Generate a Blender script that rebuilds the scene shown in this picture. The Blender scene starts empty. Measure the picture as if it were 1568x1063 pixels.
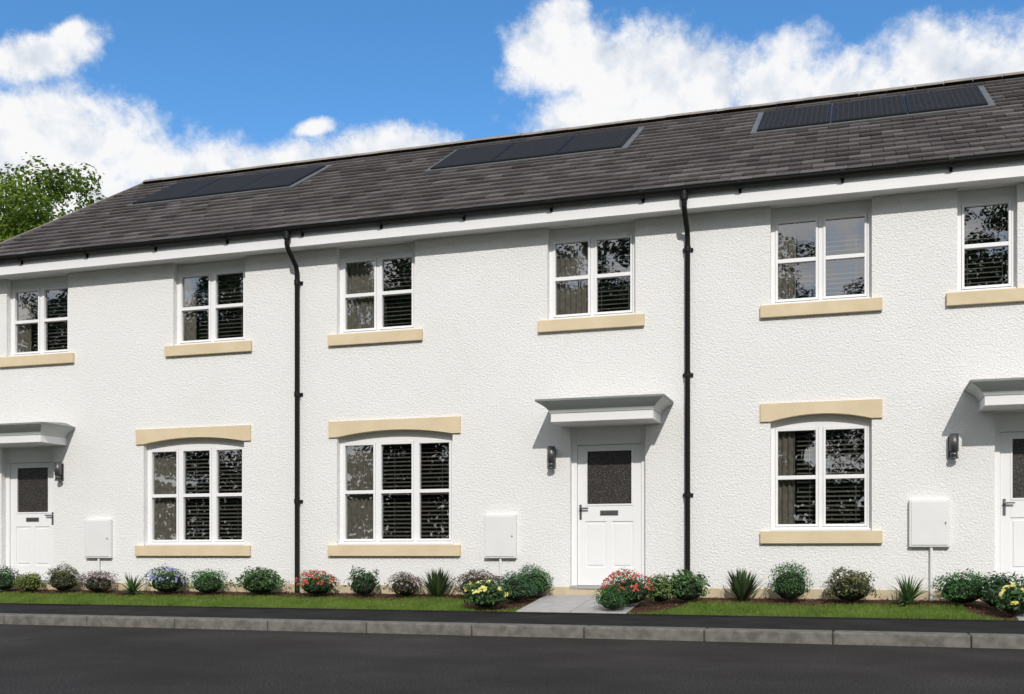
import bpy, math, random
import numpy as np
from mathutils import Matrix, Vector
random.seed(7); rng=np.random.default_rng(7)
scene=bpy.context.scene
scene.view_settings.view_transform='Standard'
scene.view_settings.look='None'
scene.view_settings.exposure=0
EYE=0.92   # eye height above road, metres

# ------------------------------------------------------------------ materials
def new_mat(name):
    m=bpy.data.materials.new(name); m.use_nodes=True
    nt=m.node_tree; b=nt.nodes['Principled BSDF']
    return m,nt,b
def N(nt,t,**kw):
    n=nt.nodes.new(t)
    for k,v in kw.items(): setattr(n,k,v)
    return n
def ramp(nt,fac,stops):
    r=N(nt,'ShaderNodeValToRGB'); nt.links.new(fac,r.inputs[0])
    el=r.color_ramp.elements
    el[0].position,el[0].color=stops[0][0],(*stops[0][1],1)
    el[1].position,el[1].color=stops[1][0],(*stops[1][1],1)
    for p,c in stops[2:]:
        e=el.new(p); e.color=(*c,1)
    return r.outputs[0]
def noise(nt,scale,detail=4,rough=.55,vec=None,dist=0):
    n=N(nt,'ShaderNodeTexNoise'); n.inputs['Scale'].default_value=scale
    n.inputs['Detail'].default_value=detail; n.inputs['Roughness'].default_value=rough
    n.inputs['Distortion'].default_value=dist
    if vec is None:
        tc=N(nt,'ShaderNodeTexCoord'); vec=tc.outputs['Object']
    nt.links.new(vec,n.inputs['Vector']); return n
def bump(nt,b,h,strength,dist):
    bp=N(nt,'ShaderNodeBump'); bp.inputs['Strength'].default_value=strength
    bp.inputs['Distance'].default_value=dist
    nt.links.new(h,bp.inputs['Height']); nt.links.new(bp.outputs[0],b.inputs['Normal'])
def simple(name,c1,c2=None,scale=5,rough=.6,bs=0,bd=.005,bscale=40,spec=.5,metal=0):
    m,nt,b=new_mat(name)
    b.inputs['Roughness'].default_value=rough; b.inputs['Metallic'].default_value=metal
    b.inputs['Specular IOR Level'].default_value=spec
    if c2 is None: c2=tuple(c*.93 for c in c1)
    n=noise(nt,scale,4,.6)
    nt.links.new(ramp(nt,n.outputs[0],[(.35,c1),(.65,c2)]),b.inputs['Base Color'])
    if bs:
        n2=noise(nt,bscale,3,.6); bump(nt,b,n2.outputs[0],bs,bd)
    return m
def island(name,stops,rough=.6,transl=0,spec=.3,big=None,bs=0,ba=1.3,bs2=.55,bo=.42):
    """colour varied per leaf / tile / blade, optionally modulated by a large noise"""
    m,nt,b=new_mat(name)
    g=N(nt,'ShaderNodeNewGeometry')
    fac=g.outputs['Random Per Island']
    if big:
        n=noise(nt,big,3,.5)
        mx=N(nt,'ShaderNodeMath',operation='MULTIPLY_ADD'); nt.links.new(n.outputs[0],mx.inputs[0])
        mx.inputs[1].default_value=ba
        ad=N(nt,'ShaderNodeMath',operation='MULTIPLY'); nt.links.new(fac,ad.inputs[0]); ad.inputs[1].default_value=bs2
        sb=N(nt,'ShaderNodeMath',operation='SUBTRACT'); nt.links.new(ad.outputs[0],sb.inputs[0]); sb.inputs[1].default_value=bo
        nt.links.new(sb.outputs[0],mx.inputs[2]); fac=mx.outputs[0]
    col=ramp(nt,fac,stops)
    nt.links.new(col,b.inputs['Base Color']); b.inputs['Roughness'].default_value=rough
    b.inputs['Specular IOR Level'].default_value=spec
    if bs:
        n2=noise(nt,45,3,.6); bump(nt,b,n2.outputs[0],bs,.010)
    if transl:
        tr=N(nt,'ShaderNodeBsdfTranslucent'); nt.links.new(col,tr.inputs[0])
        mix=N(nt,'ShaderNodeMixShader'); mix.inputs[0].default_value=transl
        nt.links.new(b.outputs[0],mix.inputs[1]); nt.links.new(tr.outputs[0],mix.inputs[2])
        nt.links.new(mix.outputs[0],nt.nodes['Material Output'].inputs[0])
    return m

# roughcast render
M_wall,nt,b=new_mat('white_roughcast')
tc=N(nt,'ShaderNodeTexCoord')
n1=noise(nt,42,3,.6,tc.outputs['Object'],.5); n2=noise(nt,.8,3,.6,tc.outputs['Object'])
bump(nt,b,n1.outputs[0],.8,.025)
nt.links.new(ramp(nt,n2.outputs[0],[(.3,(.82,.815,.795)),(.7,(.85,.845,.83))]),b.inputs['Base Color'])
b.inputs['Roughness'].default_value=.9; b.inputs['Specular IOR Level'].default_value=.1

M_stone=simple('buff_cast_stone',(.70,.58,.395),(.63,.52,.345),3,.85,.3,.005,60,.2)
M_upvc=simple('white_upvc',(.84,.84,.84),(.82,.82,.82),2,.35)
M_fascia=simple('white_fascia_paint',(.82,.82,.82),(.79,.79,.79),2,.45)
M_black=simple('black_plastic',(.006,.006,.006),(.009,.009,.009),6,.5,spec=.25)
M_lead=simple('grey_lead',(.20,.21,.20),(.25,.26,.25),6,.6)
M_canopy=simple('canopy_grey_white',(.50,.52,.51),(.53,.55,.54),4,.5)
M_meter=simple('meter_box_grp',(.76,.76,.75),(.73,.73,.72),3,.5)
M_lampm=simple('lamp_metal',(.10,.10,.10),(.13,.13,.13),8,.4,metal=.5)
M_lampg=simple('lamp_glass_dark',(.05,.05,.05),(.06,.06,.06),8,.15)
M_chrome=simple('door_metal',(.35,.35,.35),(.3,.3,.3),8,.3,metal=.9)
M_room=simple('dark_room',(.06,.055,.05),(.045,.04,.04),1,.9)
M_blind=simple('blind_slats',(.34,.31,.275),(.28,.26,.23),6,.6)
M_curt=simple('curtain_fabric',(.46,.42,.36),(.30,.275,.235),14,.9)
M_tile=island('concrete_slate_tiles',[(0,(.064,.056,.055)),(.35,(.095,.085,.083)),(.7,(.122,.110,.107)),(1,(.165,.150,.146))],.85,spec=.12,bs=.6,big=2.2,ba=.6,bs2=.7,bo=.14)
M_under=simple('roof_underlay',(.03,.03,.03),None,3,.9)
M_ridge=simple('ridge_tiles',(.24,.21,.18),(.30,.265,.23),5,.8,.3,spec=.2)
M_asph,nt,b=new_mat('asphalt')
tc=N(nt,'ShaderNodeTexCoord')
nA=noise(nt,70,3,.8,tc.outputs['Object']); nB=noise(nt,.6,4,.6,tc.outputs['Object'])
mx=N(nt,'ShaderNodeMath',operation='MULTIPLY_ADD'); nt.links.new(nA.outputs[0],mx.inputs[0]); mx.inputs[1].default_value=.85
mm=N(nt,'ShaderNodeMath',operation='MULTIPLY'); nt.links.new(nB.outputs[0],mm.inputs[0]); mm.inputs[1].default_value=.22
nt.links.new(mm.outputs[0],mx.inputs[2])
nt.links.new(ramp(nt,mx.outputs[0],[(.38,(.014,.013,.012)),(.58,(.046,.042,.039)),(.70,(.15,.14,.13))]),b.inputs['Base Color'])
b.inputs['Roughness'].default_value=.95; b.inputs['Specular IOR Level'].default_value=.08
bump(nt,b,nA.outputs[0],.8,.012)
M_foot=simple('footpath_tarmac',(.022,.021,.021),(.034,.033,.033),2,.95,.6,.008,90,.05)
M_kerb=simple('concrete_kerb',(.195,.185,.165),(.115,.11,.098),9,.9,.5,.005,90,.2)
M_slab=simple('paving_slab',(.42,.415,.41),(.35,.345,.34),7,.85,.3,.004,80,.2)
M_mulch=simple('bark_mulch',(.10,.055,.035),(.05,.028,.02),30,.95,.8,.03,35,.1)
M_chip=island('bark_chips',[(0,(.06,.03,.018)),(.6,(.17,.085,.05)),(1,(.28,.16,.10))],.9)
M_lawn=simple('lawn_ground',(.09,.14,.03),(.07,.11,.022),12,.95,.5,.02,60,.1)
M_field=simple('field_grass',(.06,.10,.03),(.05,.08,.025),.4,.95)
M_blade=island('grass_blades',[(0,(.08,.15,.022)),(.5,(.16,.25,.045)),(1,(.27,.33,.08))],.6,.4,.2,big=3)
M_soilcourse=simple('buff_base_course',(.60,.51,.35),(.50,.42,.29),5,.85,.4,.006,50,.2)
# obscured door glass
M_dglass,nt,b=new_mat('obscure_door_glass')
b.inputs['Roughness'].default_value=.4; b.inputs['Specular IOR Level'].default_value=.4
tc=N(nt,'ShaderNodeTexCoord'); nG=noise(nt,75,2,.5,tc.outputs['Object'],1.0)
nt.links.new(ramp(nt,nG.outputs[0],[(.40,(.016,.014,.013)),(.57,(.040,.036,.033)),(.68,(.17,.155,.14))]),b.inputs['Base Color'])
bump(nt,b,nG.outputs[0],.3,.006)
# window glass
M_glass=bpy.data.materials.new('window_glass'); M_glass.use_nodes=True; nt=M_glass.node_tree
nt.nodes.remove(nt.nodes['Principled BSDF'])
tr=N(nt,'ShaderNodeBsdfTransparent'); tr.inputs[0].default_value=(.80,.82,.82,1)
gl=N(nt,'ShaderNodeBsdfGlossy'); gl.inputs['Roughness'].default_value=.0; gl.inputs['Color'].default_value=(1,1,1,1)
fr=N(nt,'ShaderNodeFresnel'); fr.inputs[0].default_value=1.5
ma=N(nt,'ShaderNodeMath',operation='MULTIPLY_ADD'); nt.links.new(fr.outputs[0],ma.inputs[0]); ma.inputs[1].default_value=1.6; ma.inputs[2].default_value=.20
mix=N(nt,'ShaderNodeMixShader'); nt.links.new(ma.outputs[0],mix.inputs[0])
nt.links.new(tr.outputs[0],mix.inputs[1]); nt.links.new(gl.outputs[0],mix.inputs[2])
nt.links.new(mix.outputs[0],nt.nodes['Material Output'].inputs[0])
nn=noise(nt,1.3,2,.5); bp=N(nt,'ShaderNodeBump'); bp.inputs['Strength'].default_value=.10; bp.inputs['Distance'].default_value=.01
nt.links.new(nn.outputs[0],bp.inputs['Height']); nt.links.new(bp.outputs[0],gl.inputs['Normal'])
# PV cells
M_pv,nt,b=new_mat('solar_cells')
tc=N(nt,'ShaderNodeTexCoord'); br=N(nt,'ShaderNodeTexBrick'); br.offset=0
br.inputs['Scale'].default_value=1; br.inputs['Brick Width'].default_value=.08; br.inputs['Row Height'].default_value=.08
br.inputs['Mortar Size'].default_value=.004; br.inputs['Color1'].default_value=(.020,.020,.021,1); br.inputs['Color2'].default_value=(.025,.025,.026,1)
br.inputs['Mortar'].default_value=(.05,.05,.05,1)
nt.links.new(tc.outputs['Object'],br.inputs['Vector']); nt.links.new(br.outputs['Color'],b.inputs['Base Color'])
b.inputs['Roughness'].default_value=.7; b.inputs['Specular IOR Level'].default_value=.08
M_pvframe=simple('pv_frame',(.02,.02,.022),None,3,.5,spec=.2)
M_flash=simple('pv_flashing',(.15,.155,.155),(.12,.125,.125),5,.6,spec=.2)
M_bark=simple('tree_bark',(.09,.07,.05),(.05,.04,.03),12,.95,.6,.03,20,.1)
M_leafA=island('tree_leaves',[(0,(.045,.085,.010)),(.5,(.13,.20,.022)),(1,(.26,.34,.055))],.55,.4,.25,big=.55)
M_leafB=island('tree_leaves_dark',[(0,(.02,.03,.012)),(.5,(.04,.065,.02)),(1,(.08,.11,.035))],.6,.15,.2,big=.5)

# ------------------------------------------------------------------ mesh helpers
class MB:
    def __init__(s): s.v=[]; s.f=[]
    def box(s,x0,x1,y0,y1,z0,z1):
        i=len(s.v); s.v+=[(x0,y0,z0),(x1,y0,z0),(x1,y1,z0),(x0,y1,z0),(x0,y0,z1),(x1,y0,z1),(x1,y1,z1),(x0,y1,z1)]
        s.f+=[(i,i+3,i+2,i+1),(i+4,i+5,i+6,i+7),(i,i+1,i+5,i+4),(i+1,i+2,i+6,i+5),(i+2,i+3,i+7,i+6),(i+3,i,i+4,i+7)]
    def quad(s,a,b,c,d):
        i=len(s.v); s.v+=[a,b,c,d]; s.f.append((i,i+1,i+2,i+3))
    def build(s,name,mat,parent=None,bevel=0,smooth=False):
        me=bpy.data.meshes.new(name); me.from_pydata(s.v,[],s.f); me.update()
        me.materials.append(mat)
        o=bpy.data.objects.new(name,me); scene.collection.objects.link(o)
        if smooth:
            for p in me.polygons: p.use_smooth=True
        if bevel:
            md=o.modifiers.new('b','BEVEL'); md.width=bevel; md.segments=2; md.limit_method='ANGLE'
        if parent: o.parent=parent
        return o
def empty(name,loc=(0,0,0)):
    e=bpy.data.objects.new(name,None); e.location=loc; scene.collection.objects.link(e); return e
def tube(name,pts,r,mat,parent,segs=6):
    cu=bpy.data.curves.new(name,'CURVE'); cu.dimensions='3D'; cu.bevel_depth=r; cu.bevel_resolution=segs
    sp=cu.splines.new('POLY'); sp.points.add(len(pts)-1)
    for p,q in zip(sp.points,pts): p.co=(*q,1)
    cu.use_fill_caps=True; cu.materials.append(mat)
    o=bpy.data.objects.new(name,cu); scene.collection.objects.link(o); o.parent=parent; return o
def H(h): return h+EYE

# ------------------------------------------------------------------ windows
YF=.10
def blinds(par,x0,x1,z0,z1,y=.25):
    m=MB(); z=z1
    while z>z0:
        d=random.uniform(-.002,.002)
        m.quad((x0,y-.022,z-.012+d),(x1,y-.022,z-.012-d),(x1,y+.022,z+.012-d),(x0,y+.022,z+.012+d)); z-=.062
    m.build('blind',M_blind,par)
    m=MB()
    for t in (.18,.82):
        xx=x0+(x1-x0)*t; m.box(xx-.003,xx+.003,y-.03,y-.027,z0,z1)
    m.build('blind_cords',M_blind,par)
def curtain(par,x0,x1,z0,z1,y=.205,amp=.020,per=.075):
    m=MB(); n=max(8,int((x1-x0)/.008)); prev=None
    for i in range(n+1):
        x=x0+(x1-x0)*i/n; yy=y+amp*math.sin(x/per*6.283+math.sin(x*9)*.8)
        if prev: m.quad((prev[0],prev[1],z0),(x,yy,z0),(x,yy,z1),(prev[0],prev[1],z1))
        prev=(x,yy)
    m.build('curtain',M_curt,par,smooth=True)
def window(par,x0,x1,z0,z1,splits,head=.06,cur=(.0,.3),blind=True,upper=False):
    f=MB(); t=.055
    y0,y1=YF,YF+.07
    f.box(x0,x0+t,y0,y1,z0,z1); f.box(x1-t,x1,y0,y1,z0,z1)
    f.box(x0+t,x1-t,y0+.002,y1,z1-head,z1); f.box(x0+t,x1-t,y0+.002,y1,z0,z0+t)
    zi0,zi1=z0+t,z1-head
    xs=[x0+t]+[x0+(x1-x0)*s for s in splits]+[x1-t]
    for i,s in enumerate(splits):
        xm=x0+(x1-x0)*s; f.box(xm-.028,xm+.028,y0+.001,y1,zi0,zi1)
    g=MB(); sash=MB()
    for i in range(len(xs)-1):
        a=xs[i]+(.028 if i>0 else 0); bb=xs[i+1]-(.028 if i<len(xs)-2 else 0)
        e=.003; st=.032; ys0,ys1=y0-.012,y0+.05
        a+=e; bb-=e; c0=zi0+e; c1=zi1-e
        sash.box(a,a+st,ys0,ys1,c0,c1); sash.box(bb-st,bb,ys0,ys1,c0,c1)
        sash.box(a+st,bb-st,ys0+.001,ys1,c0,c0+st); sash.box(a+st,bb-st,ys0+.001,ys1,c1-st,c1)
        zm=(c0+c1)/2
        sash.box(a+st,bb-st,ys0+.001,ys1,zm-.026,zm+.026)
        yg=y0+.03
        for (p,q) in ((c0+st,zm-.026),(zm+.026,c1-st)):
            j=random.uniform(-.002,.002); k=random.uniform(-.002,.002)
            g.quad((a+st-.004,yg+j,p-.004),(bb-st+.004,yg-j,p-.004),(bb-st+.004,yg-j+k,q+.004),(a+st-.004,yg+j+k,q+.004))
    f.build('window_frame',M_upvc,par,bevel=.004)
    sash.build('window_sash',M_upvc,par,bevel=.004)
    g.build('window_glass',M_glass,par)
    s=MB(); s.box(x0+.002,x1-.002,.03,y0-.003,z0-.002,z0+.03); s.build('sub_sill',M_upvc,par,bevel=.003)
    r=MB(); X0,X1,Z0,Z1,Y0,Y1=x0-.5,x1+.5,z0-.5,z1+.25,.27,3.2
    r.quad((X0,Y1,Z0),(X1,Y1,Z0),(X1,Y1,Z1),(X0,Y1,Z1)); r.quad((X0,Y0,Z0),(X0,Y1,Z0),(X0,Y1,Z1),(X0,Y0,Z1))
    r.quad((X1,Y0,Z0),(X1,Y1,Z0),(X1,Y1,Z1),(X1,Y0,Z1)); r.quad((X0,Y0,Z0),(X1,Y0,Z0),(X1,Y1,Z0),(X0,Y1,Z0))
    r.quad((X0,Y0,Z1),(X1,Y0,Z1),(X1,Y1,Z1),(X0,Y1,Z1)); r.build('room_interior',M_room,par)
    w=x1-x0
    if cur: curtain(par,x0+w*cur[0]+.05,x0+w*cur[1],z0+.01,z1)
    if blind:
        bx=x0+(w*cur[1] if cur else 0)+.02
        blinds(par,bx,x1-.03,z0+(.03 if not upper else .05),z1-.04)
def sill(par,x0,x1,zt,h=.165):
    m=MB(); m.box(x0-.13,x1+.13,-.055,.097,zt-h,zt); m.build('stone_sill',M_stone,par,bevel=.006)
def arch_lintel(par,x0,x1,zb,zt,rise=.085):
    n=18; m=MB(); ya,yb=-.03,.098
    X=[x0-.13]+[x0+(x1-x0)*i/n for i in range(n+1)]+[x1+.13]
    Z=[zb]+[zb+rise*(1-(2*i/n-1)**2) for i in range(n+1)]+[zb]
    for i in range(len(X)-1):
        a,b_,za,zc=X[i],X[i+1],Z[i],Z[i+1]
        m.quad((a,ya,za),(b_,ya,zc),(b_,ya,zt),(a,ya,zt))
        m.quad((a,ya,za),(a,yb,za),(b_,yb,zc),(b_,ya,zc))
        m.quad((a,ya,zt),(b_,ya,zt),(b_,yb,zt),(a,yb,zt))
    for a in (X[0],X[-1]): m.quad((a,ya,zb),(a,yb,zb),(a,yb,zt),(a,ya,zt))
    m.build('arched_stone_lintel',M_stone,par)

# ------------------------------------------------------------------ door + canopy
def door(par,x0,x1,zb,zt,hinge_right=True,leafside=1):
    f=MB(); t=.075
    f.box(x0,x0+t,.10,.19,zb,zt); f.box(x1-t,x1,.10,.19,zb,zt)
    ltop=H(1.535); f.box(x0+t,x1-t,.102,.19,ltop,zt)
    f.build('door_frame',M_upvc,par,bevel=.004)
    a,b_=x0+t+.004,x1-t-.004; z0,z1=H(-.445),ltop-.005
    d=MB(); y0,y1=.125,.175; st=.115
    gz0,gz1=z0+1.12,z1-.06
    pz0,pz1=z0+.25,z0+.90
    d.box(a,b_,y0+.012,y1,z0,gz0)
    d.box(a,a+st,y0,y0+.011,z0,z1); d.box(b_-st,b_,y0,y0+.011,z0,z1)
    d.box(a,a+st,y0+.012,y1,gz0,z1); d.box(b_-st,b_,y0+.012,y1,gz0,z1)
    d.box(a+st,b_-st,y0,y1,gz1,z1)
    d.box(a+st,b_-st,y0,y0+.011,pz1,gz0)
    d.box(a+st,b_-st,y0,y0+.011,z0,pz0)
    mid=(a+b_)/2
    d.box(mid-.045,mid+.045,y0,y0+.011,pz0,pz1)
    for (p,q) in ((a+st,mid-.045),(mid+.045,b_-st)):
        d.box(p+.035,q-.035,y0+.003,y0+.0115,pz0+.035,pz1-.035)
    for bx in ((a+st,a+st+.025,gz0,gz1),(b_-st-.025,b_-st,gz0,gz1)): d.box(bx[0],bx[1],y0-.008,y0+.02,bx[2],bx[3])
    d.box(a+st+.025,b_-st-.025,y0-.008,y0+.02,gz1-.025,gz1); d.box(a+st+.025,b_-st-.025,y0-.008,y0+.02,gz0,gz0+.025)
    d.build('door_leaf',M_upvc,par,bevel=.003)
    g=MB(); g.quad((a+st,y0+.02,gz0),(b_-st,y0+.02,gz0),(b_-st,y0+.02,gz1),(a+st,y0+.02,gz1)); g.build('door_glass',M_dglass,par)
    h=MB(); hx=(a+.045) if leafside>0 else (b_-.045); s=1 if leafside>0 else -1
    h.box(hx-.017,hx+.017,y0-.012,y0-.001,z0+.93,z0+1.14)
    h.box(min(hx-.012*s,hx+.12*s),max(hx-.012*s,hx+.12*s),y0-.055,y0-.037,z0+1.075,z0+1.097)
    h.box(hx-.01,hx+.01,y0-.05,y0-.01,z0+1.078,z0+1.094)
    h.box(mid-.13,mid+.13,y0-.010,y0-.001,z0+.985,z0+1.055)
    h.build('door_furniture',M_chrome,par,bevel=.003)
    l=MB(); l.box(mid-.11,mid+.11,y0-.016,y0-.0105,z0+1.0,z0+1.04); l.build('letter_flap',M_lampm,par,bevel=.002)
    s=MB(); s.box(x0,x1,-.02,.20,H(-.49),H(-.45)); s.build('threshold',M_slab,par)
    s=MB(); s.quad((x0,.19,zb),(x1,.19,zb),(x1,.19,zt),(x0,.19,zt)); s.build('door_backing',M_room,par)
def canopy(par,cx):
    hw=.70
    m=MB(); m.box(cx-hw,cx+hw,-.60,0,H(1.785),H(1.905)); m.build('canopy_fascia',M_upvc,par,bevel=.005)
    m=MB(); rings=[]
    for i in range(9):
        t=i/8; rings.append((.155*(t**1.7)+.01,H(1.905+.145*t)))
    def ring(o,z): return [(cx-hw-o,0,z),(cx-hw-o,-.60-o,z),(cx+hw+o,-.60-o,z),(cx+hw+o,0,z)]
    for (o1,z1),(o2,z2) in zip(rings[:-1],rings[1:]):
        A=ring(o1,z1); B=ring(o2,z2)
        for k in range(3): m.quad(A[k],A[k+1],B[k+1],B[k])
    A=ring(rings[0][0],rings[0][1]); m.quad(*A)
    m.build('canopy_moulding',M_canopy,par)
    m=MB(); o=.175; z=H(2.05)
    m.box(cx-hw-o,cx+hw+o,-.60-o,0,z,z+.028)
    A=[(cx-hw-o,0,z+.029),(cx-hw-o,-.60-o,z+.029),(cx+hw+o,-.60-o,z+.029),(cx+hw+o,0,z+.029)]
    B=[(cx-hw,0,z+.10),(cx-hw,-.12,z+.10),(cx+hw,-.12,z+.10),(cx+hw,0,z+.10)]
    for k in range(3): m.quad(A[k],A[k+1],B[k+1],B[k])
    m.quad(*B); m.build('canopy_lead_roof',M_lead,par,bevel=.003)
def lamp(par,x):
    m=MB(); m.box(x-.055,x+.055,-.02,-.001,H(1.21),H(1.49)); m.build('lamp_backplate',M_lampm,par,bevel=.004)
    for (nm,r,d,h,mt_) in (('lamp_body',.055,.22,1.40,M_lampm),('lamp_glass',.045,.07,1.25,M_lampg),('lamp_cap',.055,.015,1.207,M_lampm)):
        bpy.ops.mesh.primitive_cylinder_add(radius=r,depth=d,location=(x+.01,-.085,H(h)),vertices=28); o=bpy.context.object; o.name=nm; o.data.materials.append(mt_); o.parent=par
        for p in o.data.polygons: p.use_smooth=abs(p.normal.z)<.5
def meter(par,x0,x1,z0,z1,px):
    m=MB(); m.box(x0,x1,-.07,0,z0,z1); m.build('meter_box',M_meter,par,bevel=.008)
    m=MB(); m.box(x0+.025,x1-.025,-.080,-.0705,z0+.025,z1-.025); m.build('meter_box_door',M_meter,par,bevel=.006)
    m=MB(); m.box(x1-.06,x1-.045,-.086,-.0805,(z0+z1)/2-.012,(z0+z1)/2+.012); m.build('meter_lock',M_lampm,par)
    tube('meter_conduit',[(px,-.035,z0-.001),(px,-.035,.2)],.019,M_meter,par)

# ------------------------------------------------------------------ houses
TAN=.595; PITCH=math.atan(TAN); YR=4.4; YE=-.40
ZE=H(4.88)+(YE+.35)*TAN; ZR=H(4.88)+(YR+.35)*TAN
SL=(YR-YE)/math.cos(PITCH)
ZW0=.20; ZW1=H(4.62)
def roof_matrix(x): return Matrix.Translation((x,YE,ZE))@Matrix.Rotation(PITCH,4,'X')
def house(xa,xb,ups,gwin,dr,can,lampx,mt,pv,pipe,left_end=False,right_end=False):
    P=empty('terraced_house')
    openings=[]
    for u in ups: openings.append((u[0],u[1],H(3.30),ZW1))
    openings.append((gwin[0],gwin[1],gwin[2],H(1.86)))
    openings.append((dr[0],dr[1],H(-.49),H(1.78)))
    xs=sorted({xa,xb}|{o[0] for o in openings}|{o[1] for o in openings})
    zs=sorted({ZW0,H(-.50),ZW1}|{o[2] for o in openings}|{o[3] for o in openings})
    w=MB(); bc=MB()
    for i in range(len(xs)-1):
        for j in range(len(zs)-1):
            cx,cz=(xs[i]+xs[i+1])/2,(zs[j]+zs[j+1])/2
            if any(o[0]<cx<o[1] and o[2]<cz<o[3] for o in openings): continue
            if cz<H(-.50): continue
            w.quad((xs[i],0,zs[j]),(xs[i+1],0,zs[j]),(xs[i+1],0,zs[j+1]),(xs[i],0,zs[j+1]))
    for (a,b_,c,d) in openings:
        R=.26
        w.quad((a,0,c),(a,0,d),(a,R,d),(a,R,c)); w.quad((b_,0,c),(b_,R,c),(b_,R,d),(b_,0,d))
        w.quad((a,0,d),(b_,0,d),(b_,R,d),(a,R,d)); w.quad((a,0,c),(a,R,c),(b_,R,c),(b_,0,c))
    YB=2*YR
    w.quad((xa,YB,ZW0),(xb,YB,ZW0),(xb,YB,ZE+.22),(xa,YB,ZE+.22))
    for flag,x in ((left_end,xa),(right_end,xb)):
        if flag:
            w.quad((x,0,ZW0),(x,YB,ZW0),(x,YB,ZW1),(x,0,ZW1))
            i=len(w.v); w.v+=[(x,0,ZW1),(x,YB,ZW1),(x,YR,ZR-.12)]; w.f.append((i,i+1,i+2))
    w.build('rendered_wall',M_wall,P)
    x=xa
    while x<xb-.01:
        x2=min(x+.44,xb)
        if not (dr[0]-.02<(x+x2)/2<dr[1]+.02): bc.box(x+.004,x2-.004,-.012,.05,ZW0,H(-.465))
        x=x2
    bc.box(dr[0],dr[1],-.005,.05,ZW0,H(-.492))
    bc.build('base_course',M_soilcourse,P,bevel=.004)
    bb=MB(); bb.box(xa,xb,.004,.04,ZW0,H(-.508)); bb.build('base_course_mortar',M_soilcourse,P)
    for u in ups:
        window(P,u[0],u[1],H(3.30)+.003,H(4.50),u[2],head=.055,cur=u[3],upper=True)
        m=MB(); m.box(u[0],u[1],YF+.02,.22,H(4.50)+.003,ZW1); m.build('head_panel',M_upvc,P)
        sill(P,u[0],u[1],H(3.30))
    window(P,gwin[0],gwin[1],gwin[2]+.003,H(1.86),gwin[3],head=.19,cur=gwin[4])
    sill(P,gwin[0],gwin[1],gwin[2])
    arch_lintel(P,gwin[0],gwin[1],H(1.755),H(1.995))
    door(P,dr[0],dr[1],H(-.45),H(1.78),leafside=dr[2])
    canopy(P,can); lamp(P,lampx); meter(P,*mt)
    m=MB(); m.box(xa,xb,-.31,-.29,H(4.60),H(4.83)); m.build('fascia_board',M_fascia,P)
    m=MB(); m.box(xa,xb,-.289,.3,ZW1+.001,ZW1+.012); m.build('soffit_board',M_fascia,P)
    g=MB(); n=10; R=.062; cy,cz=-.374,H(4.855)
    prof=[(cy+R*math.cos(math.pi+math.pi*i/n),cz+R*1.05*math.sin(math.pi+math.pi*i/n)) for i in range(n+1)]
    prof=[(prof[0][0]-.006,prof[0][1]+.012)]+prof
    for p,q in zip(prof[:-1],prof[1:]): g.quad((xa,p[0],p[1]),(xb,p[0],p[1]),(xb,q[0],q[1]),(xa,q[0],q[1]))
    for p,q in zip(prof[:-1],prof[1:]): g.quad((xa,p[0]+.004,p[1]+.004),(xb,p[0]+.004,p[1]+.004),(xb,q[0],q[1]+.005),(xa,q[0],q[1]+.005))
    g.build('gutter',M_black,P,smooth=True)
    k=math.ceil((xa+.15)/1.285); gb=MB()
    while -.15+k*1.285<xb:
        xx=-.15+k*1.285; k+=1
        pr=[(cy+(R+.010)*math.cos(math.pi+math.pi*i/n),cz+(R+.012)*1.05*math.sin(math.pi+math.pi*i/n)) for i in range(n+1)]
        pr=[(pr[0][0],pr[0][1]+.02)]+pr
        for p,q in zip(pr[:-1],pr[1:]): gb.quad((xx-.03,p[0],p[1]),(xx+.03,p[0],p[1]),(xx+.03,q[0],q[1]),(xx-.03,q[0],q[1]))
        gb.box(xx-.018,xx+.018,-.325,-.311,H(4.735),H(4.83))
    gb.build('gutter_brackets',M_black,P)
    if pipe:
        px=xb
        z1=H(4.79)
        tube('downpipe',[(px+.0,cy,z1),(px+.0,cy,z1-.16),(px+.0,cy+.03,z1-.22),(px+.0,-.10,z1-.42),(px+.0,-.065,z1-.50),(px,-.065,.22)],.036,M_black,P)
        tube('gutter_outlet',[(px,cy,z1+.03),(px,cy,z1-.09)],.05,M_black,P)
        for h in (4.13,2.43,.80):
            tube('pipe_collar',[(px,-.065,H(h)-.035),(px,-.065,H(h)+.035)],.045,M_black,P)
            m=MB(); m.box(px-.07,px+.07,-.03,-.001,H(h)-.02,H(h)+.02); m.build('pipe_clip',M_black,P)
    mw=roof_matrix(xa)
    L=xb-xa
    u=MB(); u.box(0 if not left_end else -.03,L,0.0,SL,-.06,-.012); o=u.build('roof_deck',M_under,P); o.matrix_world=mw
    u=MB()
    u.quad((xa,2*YR-YE,ZE),(xb,2*YR-YE,ZE),(xb,YR,ZR+.03),(xa,YR,ZR+.03)); u.build('rear_roof_slope',M_ridge,P)
    t=MB(); ncol=20; tw=L/ncol; pitchc=.292; nrow=int(SL/pitchc)+1
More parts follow.
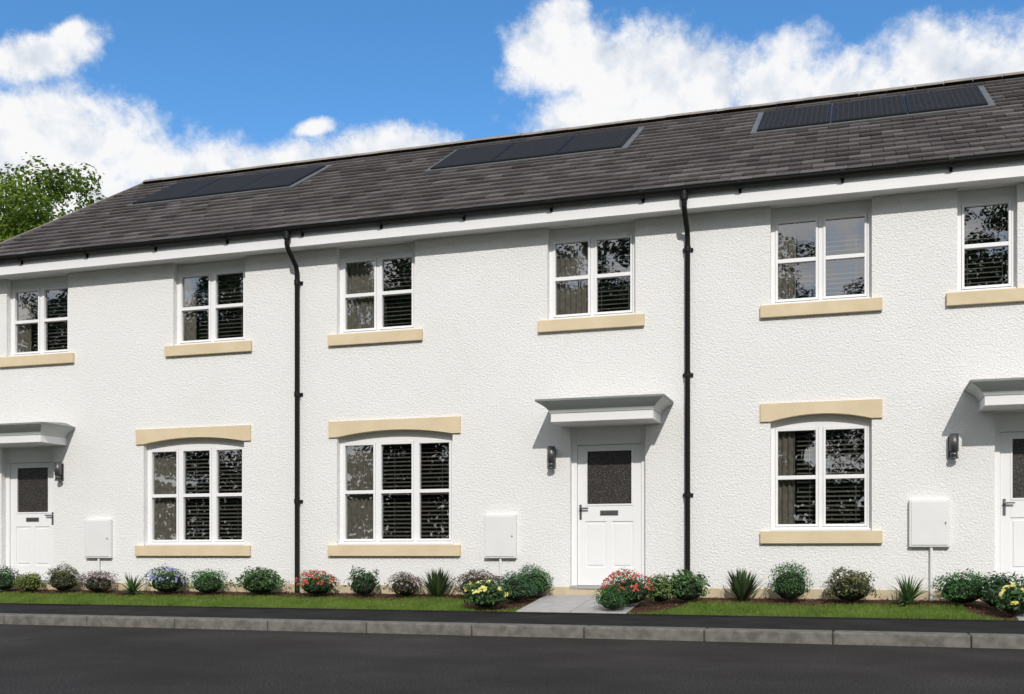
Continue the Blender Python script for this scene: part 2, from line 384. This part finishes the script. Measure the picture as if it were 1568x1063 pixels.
    for r in range(nrow):
        s0=r*pitchc; s1=min(s0+pitchc+.04,SL)
        for c in range(-1,ncol+ (1 if right_end else 0)):
            a=c*tw+(tw/2 if r%2 else 0); b2=a+tw
            if c==-1 and not r%2: continue
            if left_end: a=max(a,-.06)
            elif c==-1: continue
            g=.0035; j=random.uniform(-.009,.014); dz=random.uniform(0,.012); e=random.uniform(-.006,.006)
            i=len(t.v)
            za=.034+dz; zb=.004
            t.v+=[(a+g,s0+j,za-.028),(b2-g,s0+j+e,za-.028),(b2-g,s1,zb-.02),(a+g,s1,zb-.02),
                  (a+g,s0+j,za),(b2-g,s0+j+e,za),(b2-g,s1,zb),(a+g,s1,zb)]
            t.f+=[(i,i+3,i+2,i+1),(i+4,i+5,i+6,i+7),(i,i+1,i+5,i+4),(i+1,i+2,i+6,i+5),(i+2,i+3,i+7,i+6),(i+3,i,i+4,i+7)]
    o=t.build('roof_tiles',M_tile,P); o.matrix_world=mw
    rd=MB(); x=xa-(.06 if left_end else 0)
    while x<xb-.01:
        x2=min(x+.445,xb); zt=ZR+.085+random.uniform(-.004,.004)
        y=YR
        A=[(y-.14,zt-.085),(y-.07,zt-.02),(y,zt),(y+.07,zt-.02),(y+.14,zt-.085)]
        for p,q in zip(A[:-1],A[1:]): rd.quad((x+.004,p[0],p[1]),(x2,p[0],p[1]),(x2,q[0],q[1]),(x+.004,q[0],q[1]))
        i=len(rd.v); rd.v+=[(x+.004,p[0],p[1]) for p in A]; rd.f.append(tuple(range(i,i+5)))
        x=x2
    rd.build('ridge_tiles',M_ridge,P)
    if left_end:
        v=MB(); v.box(-.10,-.055,-.02,SL+.02,-.10,.05); o=v.build('verge_trim',M_ridge,P); o.matrix_world=mw
        v=MB(); v.box(-.052,-.03,.0,SL,-.22,-.07); o=v.build('barge_board',M_fascia,P); o.matrix_world=mw
    if pv:
        p0,p1=pv; s0=(2.33-YE)/math.cos(PITCH); s1=(3.72-YE)/math.cos(PITCH)
        o_m=roof_matrix(p0)
        w_=(p1-p0)/3
        fl=MB(); fl.box(-.09,p1-p0+.09,s0-.06,s1+.10,.02,.047); o=fl.build('pv_flashing',M_flash,P,bevel=.004); o.matrix_world=o_m
        for k in range(3):
            fm=MB(); a,b2=k*w_+.008,(k+1)*w_-.008
            fm.box(a,b2,s0,s1,.048,.075); o=fm.build('solar_panel_frame',M_pvframe,P,bevel=.003); o.matrix_world=o_m
            c=MB(); c.box(a+.03,b2-.03,s0+.03,s1-.03,.0755,.078); o=c.build('solar_panel',M_pv,P); o.matrix_world=o_m
    return P

house(-14.02,-8.09,[(-13.60,-12.35,[.5],(0,.26)),(-10.33,-9.03,[.5],(0,.22))],(-10.885,-9.05,H(.13),[.333,.666],(0,.33)),
      (-13.71,-12.64,-1),-13.08,-12.49,(-11.97,-11.47,H(-.07),H(.56),-11.72),(-12.85,-9.55),True,left_end=True)
house(-8.09,-2.16,[(-7.45,-6.18,[.5],(0,.45)),(-4.15,-2.89,[.5],(0,.48))],(-7.45,-5.586,H(.13),[.333,.666],(0,.33)),
      (-3.82,-2.75,1),-3.235,-4.08,(-5.08,-4.60,H(-.065),H(.56),-4.84),(-6.87,-3.56),True)
house(-2.16,3.77,[(-1.07,.209,[.5],(0,.25)),(1.236,1.93,[],None)],(-1.07,.209,H(.30),[.5],(0,.24)),
      (1.67,2.74,1),2.19,1.18,(.66,1.144,H(.085),H(.69),.925),(-1.45,1.85),True)
house(3.77,9.70,[(4.2,5.45,[.5],(0,.4)),(7.4,8.7,[.5],(0,.3))],(6.8,8.66,H(.13),[.333,.666],(0,.33)),
      (4.3,5.37,-1),4.84,5.55,(6.0,6.48,H(-.065),H(.56),6.24),(5.0,8.3),False,right_end=True)

# ------------------------------------------------------------------ ground
def sheet(name,x0,x1,prof,mat,nx=1):
    m=MB()
    for k in range(nx):
        a=x0+(x1-x0)*k/nx; b_=x0+(x1-x0)*(k+1)/nx
        for (y1,z1),(y2,z2) in zip(prof[:-1],prof[1:]): m.quad((a,y1,z1),(b_,y1,z1),(b_,y2,z2),(a,y2,z2))
    return m.build(name,mat)
def gz(y): return .32+.11*y if y<0 else .32
sheet('ground',-500,500,[(-500,-.03),(-3.12,-.03),(-3.11,.07),(-1.5,.12),(0,.28),(500,.28)],M_field)
sheet('road',-120,120,[(-11.3,0),(-3.3,0)],M_asph)
sheet('pavement',-120,120,[(-3.02,.12),(-1.46,.152)],M_foot)
sheet('opposite_pavement',-120,120,[(-13.3,.12),(-11.58,.12)],M_foot)
sheet('verge',-120,120,[(-80,.08),(-13.3,.115)],M_field)
sheet('lawn',-40,30,[(-1.46,.160),(0,gz(0)-.002)],M_lawn)
k=MB(); x=-.2146-1.298*30
while x<40:
    k.box(x+.004,x+1.298-.004,-3.3,-3.0,-.05,.125+random.uniform(-.001,.001)); x+=1.298
k.build('kerb',M_kerb,bevel=.018)
k=MB(); k.box(-60,60,-3.28,-3.02,-.05,.112); k.build('kerb_bedding',M_under)
k=MB(); x=-40
while x<40:
    k.box(x+.004,x+1.298-.004,-11.6,-11.3,-.05,.125); x+=1.298
k.build('kerb',M_kerb,bevel=.018)
k=MB(); k.box(-40,30,-1.475,-1.445,.10,.172); k.build('path_edging',M_foot)
def path(x0,x1):
    m=MB()
    ys=[-1.44,-.96,-.48,-.015]
    for i in range(3):
        for j in range(2):
            a=x0+(x1-x0)*j/2+.004; b_=x0+(x1-x0)*(j+1)/2-.004; ya=ys[i]+.004; yb=ys[i+1]-.004
            za,zb=gz(ya)+.02,gz(yb)+.02
            q=len(m.v); m.v+=[(a,ya,za-.05),(b_,ya,za-.05),(b_,yb,zb-.05),(a,yb,zb-.05),(a,ya,za),(b_,ya,za),(b_,yb,zb),(a,yb,zb)]
            m.f+=[(q,q+3,q+2,q+1),(q+4,q+5,q+6,q+7),(q,q+1,q+5,q+4),(q+1,q+2,q+6,q+5),(q+2,q+3,q+7,q+6),(q+3,q,q+4,q+7)]
    m.build('paving_path',M_slab,bevel=.004)
paths=[(-4.17,-2.72),(1.75,3.1),(-14.85,-13.45),(4.2,5.5)]
for p in paths: path(*p)
def onpath(x,pad=0): return any(a-pad<x<b_+pad for a,b_ in paths)
def bed_edge(x): 
    e=-.50+.05*math.sin(x*2.1)+.03*math.sin(x*5.3+1)
    for c,w,d in ((-4.6,.55,-1.42),(-2.7,.62,-1.42),(1.75,.5,-1.42)):
        t=abs(x-c)/w
        if t<1: e=min(e,-.47+(d+.47)*(1-t*t)**.5)
    return e
m=MB(); xs=np.arange(-15,9,.06)
for a in xs:
    b_=a+.06; ea,eb=bed_edge(a),bed_edge(b_)
    m.quad((a,ea,gz(ea)+.006),(b_,eb,gz(eb)+.006),(b_,-.0,gz(0)+.006),(a,-.0,gz(0)+.006))
m.build('mulch_bed',M_mulch)
m=MB()
for i in range(11000):
    x=random.uniform(-15,6); e=bed_edge(x)-.05; y=random.uniform(e,-.02)
    if onpath(x): continue
    z=gz(y)+.012; r=random.uniform(.008,.024); a=random.random()*3.14; c,s=math.cos(a)*r,math.sin(a)*r; w=.35
    t1,t2=random.uniform(-.008,.02),random.uniform(-.008,.02)
    m.quad((x-c,y-s,z+t1),(x-s*w,y+c*w,z+.004),(x+c,y+s,z+t2),(x+s*w,y-c*w,z+.004))
m.build('bark_chips',M_chip)
nb=100000
bx=rng.uniform(-15.5,5.5,nb); by=rng.uniform(-1.45,-.36,nb)
keep=[(not onpath(x,.01)) and y<bed_edge(x)+.03 for x,y in zip(bx,by)]
bx=bx[keep]; by=by[keep]; n=len(bx)
bz=.32+.11*by; ang=rng.uniform(0,6.283,n); wd=rng.uniform(.003,.006,n); ht=rng.uniform(.02,.05,n)*(1+.35*np.sin(bx*3.1+by*5)*np.sin(bx*1.3))
lx=rng.normal(0,.014,n); ly=rng.normal(0,.014,n)
V=np.empty((n,3,3)); V[:,0]=np.c_[bx-np.cos(ang)*wd,by-np.sin(ang)*wd,bz]; V[:,1]=np.c_[bx+np.cos(ang)*wd,by+np.sin(ang)*wd,bz]
V[:,2]=np.c_[bx+lx,by+ly,bz+ht]
def np_mesh(name,V,k,mat,parent=None):
    n=len(V); me=bpy.data.meshes.new(name)
    me.vertices.add(n*k); me.vertices.foreach_set('co',V.reshape(-1).astype(np.float32))
    me.loops.add(n*k); me.loops.foreach_set('vertex_index',np.arange(n*k,dtype=np.int32))
    me.polygons.add(n); me.polygons.foreach_set('loop_start',np.arange(0,n*k,k,dtype=np.int32))
    me.update(calc_edges=True); me.materials.append(mat)
    o=bpy.data.objects.new(name,me); scene.collection.objects.link(o)
    if parent: o.parent=parent
    return o
np_mesh('grass',V,3,M_blade)

# ------------------------------------------------------------------ plants
def leaves(P,Nrm,size,aspect=.5,jit=.9):
    n=len(P)
    d=Nrm+rng.normal(0,jit,(n,3))*.6; d/=np.linalg.norm(d,axis=1,keepdims=True)+1e-9
    r=rng.normal(0,1,(n,3)); u=np.cross(d,r); u/=np.linalg.norm(u,axis=1,keepdims=True)+1e-9
    w=np.cross(d,u); s=(size*rng.uniform(.6,1.3,n))[:,None]
    V=np.empty((n,4,3)); V[:,0]=P-u*s*.5; V[:,1]=P+w*s*.5*aspect+d*s*.06; V[:,2]=P+u*s*.5; V[:,3]=P-w*s*.5*aspect+d*s*.06
    return V
def sph(n):
    v=rng.normal(0,1,(n,3)); return v/np.linalg.norm(v,axis=1,keepdims=True)
leafmats={}
def lm(key,c):
    if key not in leafmats:
        leafmats[key]=island('leaf_'+key,[(0,tuple(x*.5 for x in c)),(.5,tuple(x*1.3 for x in c)),(1,tuple(min(1,x*2.5) for x in c))],.5,.3,.3)
    return leafmats[key]
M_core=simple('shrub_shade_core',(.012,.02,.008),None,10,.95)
def shrub(name,x,y,w,h,key,col,leaf=.035,n=1500,flower=None,fn=0,fsz=.03,aspect=.5,lump=.16,oc=.75):
    z=gz(y)
    w*=1.06; h*=1.06
    E=empty(name,(x,y,z))
    D=sph(n); D[:,2]=np.where(D[:,2]<-.45,-D[:,2],D[:,2])
    ph=rng.uniform(0,6.28,6); fr=rng.uniform(3,5.5,3)
    lumpf=1+lump*(np.sin(D[:,0]*fr[0]+ph[0])*np.cos(D[:,2]*fr[1]+ph[1])+.7*np.sin(D[:,1]*fr[2]*1.6+ph[2]+D[:,2]*4))
    rad=rng.uniform(0,1,n)**.35; rad=.55+.45*rad+rng.normal(0,.07,n)
    R=np.array([w/2,w/2*.9,h*.55])
    P=D*R*(lumpf*rad)[:,None]+np.array([0,0,h*.5])
    P[:,2]=np.maximum(P[:,2],.01)
    V=leaves(P,D+np.array([0,-.1,.4]),leaf,aspect)
    np_mesh('foliage',V,4,lm(key,col),E)
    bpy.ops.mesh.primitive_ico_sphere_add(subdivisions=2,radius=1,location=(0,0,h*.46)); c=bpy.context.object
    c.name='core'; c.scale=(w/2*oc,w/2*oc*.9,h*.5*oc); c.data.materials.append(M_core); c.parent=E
    if flower:
        D=sph(fn); D[:,2]=np.abs(D[:,2])*1.1; D[:,1]-=.25
        P=D*R*.97+np.array([0,0,h*.5])
        k=7
        PP=np.repeat(P,k,axis=0)+rng.normal(0,fsz*.3,(fn*k,3)); DD=np.repeat(D,k,axis=0)+np.array([0,-.4,.4])
        np_mesh('flowers',leaves(PP,DD,fsz,.8,.6),4,flower,E)
    return E
def spiky(name,x,y,w,h,key,col,n=60,width=.022,droop=.5,up=.9):
    E=empty(name,(x,y,gz(y))); m=MB()
    for i in range(n):
        a=random.uniform(0,6.283); el=random.uniform(.15,1)**up*1.45
        L=h*random.uniform(.85,1.12)*(1 if el>.8 else max(1,w/2/h))
        segs=5; pts=[]; cx,cy,cz=math.cos(a)*.012,math.sin(a)*.012,0; e=el
        px,py=-math.sin(a),math.cos(a)
        for s in range(segs+1):
            t=s/segs; wd=width*(1-t)**.7*(.6+1.4*t if t<.3 else 1)*.5+.0008
            pts.append(((cx-px*wd,cy-py*wd,cz+wd*.3),(cx+px*wd,cy+py*wd,cz+wd*.3)))
            st=L/segs; cx+=math.cos(a)*math.cos(e)*st; cy+=math.sin(a)*math.cos(e)*st; cz+=math.sin(e)*st; cz=max(cz,.01)
            e-=droop/segs*(1.6-el)
        b0=len(m.v)
        for p,q in pts: m.v+=[p,q]
        for s in range(segs): m.f.append((b0+2*s,b0+2*s+1,b0+2*s+3,b0+2*s+2))
    me=m.build('leaves',lm(key,col),E); return E
F_red=island('red_flowers',[(0,(.42,.04,.025)),(.6,(.56,.09,.05)),(1,(.62,.25,.16))],.6,.2)
F_blue=island('blue_flowers',[(0,(.16,.18,.45)),(1,(.38,.40,.70))],.6,.2)
F_pink=island('mauve_flowers',[(0,(.30,.20,.24)),(1,(.42,.32,.35))],.6,.2)
F_yel=island('yellow_flowers',[(0,(.70,.62,.06)),(.5,(.75,.70,.25)),(1,(.80,.78,.45))],.6,.2)
G=(.045,.10,.028); DG=(.028,.075,.025); YG=(.12,.15,.025); OL=(.085,.09,.035); BR=(.085,.07,.045); AG=(.045,.07,.028)
shrub('shrub',-13.36,-.33,.50,.36,'dg',DG,n=1400)
shrub('shrub',-12.81,-.36,.44,.30,'yg',YG,.03)
shrub('shrub',-12.17,-.33,.54,.40,'ol',OL,.032,1800)
shrub('heather',-11.47,-.36,.54,.32,'br',BR,.028,1700,F_pink,60,.02)
spiky('fern',-10.80,-.40,.50,.34,'fern',(.05,.10,.03),80,.035,.9,.9)
shrub('flowering_shrub',-10.19,-.36,.62,.38,'g',G,.032,1700,F_blue,90,.024)
shrub('shrub',-9.46,-.36,.57,.35,'g2',(.035,.105,.025),.03,1900)
shrub('shrub',-8.55,-.36,.68,.38,'g',G,.055,1100,aspect=.45)
shrub('flowering_shrub',-7.59,-.36,.60,.34,'g',G,.03,1500,F_red,110,.026)
shrub('shrub',-6.84,-.36,.46,.37,'dg',DG,.085,420,aspect=.25,lump=.2)
shrub('heather',-6.18,-.36,.50,.32,'br',BR,.028,1700,F_pink,40,.02)
spiky('agave',-5.68,-.36,.42,.42,'ag',AG,130,.055,.12,.42)
shrub('heather',-5.05,-.38,.68,.35,'br',BR,.032,1900,F_pink,50,.02)
shrub('flowering_shrub',-4.62,-1.30,.56,.34,'g',G,.05,1000,F_yel,20,.045)
shrub('shrub',-4.40,-.72,.52,.38,'dg2',(.035,.085,.035),.035,1900)
shrub('shrub',-4.27,-.25,.50,.41,'g2',G,.028,2200)
shrub('flowering_shrub',-2.80,-.92,.66,.42,'g',G,.03,1800,F_red,140,.026)
shrub('shrub',-2.93,-1.28,.42,.31,'g2',G,.024,2000)
shrub('shrub',-2.44,-.62,.42,.34,'yg2',(.075,.12,.03),.04,1100)
shrub('shrub',-2.10,-.50,.52,.38,'g',G,.055,1000,aspect=.45)
spiky('agave',-1.41,-.36,.42,.43,'ag',AG,130,.055,.12,.42)
shrub('shrub',-.797,-.36,.51,.47,'g2',G,.026,2600,lump=.07)
shrub('shrub',-.047,-.36,.60,.40,'ol',OL,.04,1600)
spiky('fern',.63,-.38,.60,.38,'fern',(.05,.10,.03),80,.038,.9,.9)
shrub('shrub',1.26,-.42,.62,.38,'g2',G,.035,1900)
shrub('shrub',1.64,-.75,.52,.40,'dg',DG,.085,600,aspect=.25)
shrub('flowering_shrub',1.76,-1.22,.42,.34,'g',G,.05,800,F_yel,18,.045)

# trees
def cone(m,p,q,r0,r1,k=8):
    p=Vector(p); q=Vector(q); d=(q-p).normalized(); a=d.orthogonal().normalized(); b_=d.cross(a)
    i=len(m.v)
    for j in range(k):
        t=6.283*j/k; o=a*math.cos(t)+b_*math.sin(t); m.v.append(tuple(p+o*r0)); m.v.append(tuple(q+o*r1))
    for j in range(k):
        j2=(j+1)%k; m.f.append((i+2*j,i+2*j2,i+2*j2+1,i+2*j+1))
def make_tree(name,loc,Ht,cr,nclump,nleaf,lsize,base=.28,mat=M_leafA):
    E=empty(name,loc); m=MB()
    top=Ht*.72; pts=[(0,0,0)]
    x=y=0
    for i in range(1,7):
        x+=random.uniform(-.15,.15); y+=random.uniform(-.15,.15); pts.append((x,y,top*i/6))
    for i in range(6): cone(m,pts[i],pts[i+1],.30*Ht/14*(1-i/7),.30*Ht/14*(1-(i+1)/7))
    Ps=[];Ns=[]
    cz=Ht*(base+1)/2; rz=Ht*(1-base)/2
    for c in range(nclump):
        d=sph(1)[0]; rr=random.uniform(.35,.92)
        wob=1+.16*math.sin(d[0]*4+1)+.12*math.cos(d[2]*6+d[1]*4)
        C=np.array([d[0]*cr*rr*wob,d[1]*cr*rr*wob,cz+d[2]*rz*rr*wob])
        r=random.uniform(.45,1.0)*cr/4.2*1.05
        k=int(nleaf/nclump*r*r/(cr/4.2*.75)**2)
        D=sph(k)
        rad=rng.uniform(.35,1,k)**.5*(1+.25*np.sin(D[:,0]*7+c)*np.cos(D[:,2]*6+c))
        P=C+D*rad[:,None]*r*np.array([1.05,1.05,.75])
        Ps.append(P); Ns.append(D+np.array([0,0,.5]))
        if c%3==0:
            j=random.randint(2,5); s=pts[j]
            mid=((s[0]+C[0])/2,(s[1]+C[1])/2,(s[2]+C[2])/2+.25); cone(m,s,mid,.09*Ht/14,.05*Ht/14,6); cone(m,mid,tuple(C),.05*Ht/14,.012,6)
    m.build('trunk_and_limbs',M_bark,E,smooth=True)
    np_mesh('crown',leaves(np.concatenate(Ps),np.concatenate(Ns),lsize,.62,.8),4,mat,E)
    return E
t1=make_tree('broadleaf_tree',(-26.3,15.2,.28),13.5,4.3,190,90000,.15,.25)
t2=make_tree('broadleaf_tree',(-32.0,17.5,.28),14.0,4.6,120,45000,.16,.2)
t3=make_tree('broadleaf_tree',(-13,-36.5,.08),17,5.0,130,42000,.20,.14,M_leafB)
def inst(src,loc,sc,rot):
    E=empty('broadleaf_tree',loc); E.scale=(sc,sc,sc*random.uniform(.95,1.08)); E.rotation_euler=(0,0,rot)
    for c in src.children:
        o=bpy.data.objects.new(c.name.split('.')[0],c.data); scene.collection.objects.link(o); o.parent=E
for (x,y,s) in ((-2.5,-37,.84),(-21.5,-38,.98),(-31,-36,.92),(-40,-37,1.05),(-48,-38,1.05),(4.5,-38,.98),(12,-37,1.1),(-7.5,-41,1.0),(-57,-37,1.1),(21,-38,1.0),(-16.5,-42,1.0),(-35,-43,1.1),(-26,-43,1.1)):
    inst(t3,(x,y,.08),s,random.uniform(0,6.28))
hp=rng.uniform(0,1,(30000,3)); P=np.c_[hp[:,0]*110-75,hp[:,1]*1.6-44.5,hp[:,2]**.8*5.2+.3*np.sin(hp[:,0]*90)]
np_mesh('added_hedge',leaves(P,np.tile([0,1,.4],(len(P),1)),.42,.7),4,M_leafB)  # unseen hedge, added so the ground-floor panes reflect something dark

# ------------------------------------------------------------------ sun, world
sd=Vector((.22,-.65,.47)).normalized()
sun=bpy.data.lights.new('sun','SUN'); sun.energy=3.0; sun.angle=math.radians(.8); sun.color=(1,.955,.90)
so=bpy.data.objects.new('sun',sun); scene.collection.objects.link(so); so.rotation_euler=sd.to_track_quat('Z','Y').to_euler(); so.location=(8,-25,20)
W=bpy.data.worlds.new('World'); scene.world=W; W.use_nodes=True; nt=W.node_tree
try:
    W.cycles.sampling_method='MANUAL'; W.cycles.sample_map_resolution=512
except Exception as ex: print(ex)
for n in list(nt.nodes): nt.nodes.remove(n)
out=N(nt,'ShaderNodeOutputWorld')
sky=N(nt,'ShaderNodeTexSky'); sky.sky_type='NISHITA'; sky.sun_disc=False
sky.sun_elevation=math.asin(sd.z); sky.sun_rotation=math.atan2(sd.x,sd.y)
sky.air_density=1.0; sky.dust_density=.3; sky.ozone_density=3.0
hs=N(nt,'ShaderNodeHueSaturation'); hs.inputs['Saturation'].default_value=1.25; hs.inputs['Value'].default_value=1.30; nt.links.new(sky.outputs[0],hs.inputs['Color'])
bg1=N(nt,'ShaderNodeBackground'); bg1.inputs[1].default_value=.13; nt.links.new(hs.outputs[0],bg1.inputs[0])
def M(op,a,b_=None,c=None,clamp=False):
    n=N(nt,'ShaderNodeMath',operation=op); n.use_clamp=clamp
    for i,v in enumerate((a,b_,c)):
        if v is None: continue
        if isinstance(v,(int,float)): n.inputs[i].default_value=v
        else: nt.links.new(v,n.inputs[i])
    return n.outputs[0]
tc=N(nt,'ShaderNodeTexCoord'); sp=N(nt,'ShaderNodeSeparateXYZ'); nt.links.new(tc.outputs['Generated'],sp.inputs[0])
dx,dy,dz=sp.outputs
dys=M('MAXIMUM',dy,.05); A=M('DIVIDE',dx,dys); B=M('DIVIDE',dz,dys)
clouds=[(-.94,.478,.14,.052),(-.82,.452,.095,.048),(-.88,.410,.24,.070),(-.6826,.420,.10,.034),(-.5717,.405,.10,.034),(-.467,.403,.068,.032),
(-.415,.400,.045,.024),(-.89,.566,.090,.030),(-.84,.585,.03,.012),(-.5337,.440,.030,.010),
(-.268,.4747,.050,.045),(-.268,.5185,.028,.015),(-.2046,.4436,.068,.050),(-.1433,.425,.065,.045),(-.0669,.422,.062,.044),(-.005,.408,.065,.038),
(.0626,.4304,.043,.038),(.112,.410,.058,.040),(-.2553,.415,.065,.035),(.162,.42,.06,.045),(.25,.45,.08,.05),(-1.15,.48,.15,.08)]
F=None
for (ca,cb,ra,rb) in clouds:
    u=M('MULTIPLY',M('SUBTRACT',A,ca),1/ra); v_=M('MULTIPLY',M('SUBTRACT',B,cb),1/rb)
    q=M('SUBTRACT',1,M('SQRT',M('ADD',M('MULTIPLY',u,u),M('MULTIPLY',v_,v_))))
    F=q if F is None else M('SMOOTH_MAX',F,q,.25)
front=M('GREATER_THAN',dy,.05)
F=M('MAXIMUM',F,-1.2)
F=M('ADD',M('MULTIPLY',F,front),M('MULTIPLY',M('SUBTRACT',1,front),.35))  # behind the camera: unseen cloud cover added for white fill light
def wn(scale,detail,rough,off=(0,0,0)):
    mp=N(nt,'ShaderNodeMapping'); mp.inputs['Location'].default_value=off; nt.links.new(tc.outputs['Generated'],mp.inputs[0])
    return noise(nt,scale,detail,rough,mp.outputs[0]).outputs[0], mp.outputs[0]
n1,_=wn(12,6,.68)
n1b,_=wn(12,3,.62,(-.011,.0,-.015))
n2,vec=wn(34,4,.68)
dens=M('ADD',F,M('MULTIPLY',M('SUBTRACT',n1,.48),2.0)); dens=M('ADD',dens,M('MULTIPLY',M('SUBTRACT',n2,.5),.8))
mr=N(nt,'ShaderNodeMapRange'); mr.interpolation_type='SMOOTHSTEP'; nt.links.new(dens,mr.inputs[0]); mr.inputs[1].default_value=-.25; mr.inputs[2].default_value=.50
alpha=mr.outputs[0]
sh=M('ADD',M('MULTIPLY',M('SUBTRACT',n1,n1b),3.2),.70)  # offset noise difference paints lit and shaded sides into the cloud colour
sh=M('ADD',sh,M('MULTIPLY',M('SUBTRACT',n2,.5),.4),None,True)
cr=ramp(nt,sh,[(0,(.62,.68,.78)),(.5,(.82,.86,.92)),(.82,(.98,.98,.99))])
bg2=N(nt,'ShaderNodeBackground'); bg2.inputs[1].default_value=.97; nt.links.new(cr,bg2.inputs[0])
mx=N(nt,'ShaderNodeMixShader'); nt.links.new(alpha,mx.inputs[0]); nt.links.new(bg1.outputs[0],mx.inputs[1]); nt.links.new(bg2.outputs[0],mx.inputs[2])
nt.links.new(mx.outputs[0],out.inputs[0])

# ------------------------------------------------------------------ camera
cam=bpy.data.cameras.new('camera'); co=bpy.data.objects.new('camera',cam); scene.collection.objects.link(co)
co.location=(0,-14.7,EYE); co.rotation_euler=(math.radians(90),0,math.radians(17.65))
cam.sensor_width=36; cam.lens=36*1650/1568; cam.shift_y=.2019; cam.clip_end=2000; cam.clip_start=.1
scene.camera=co
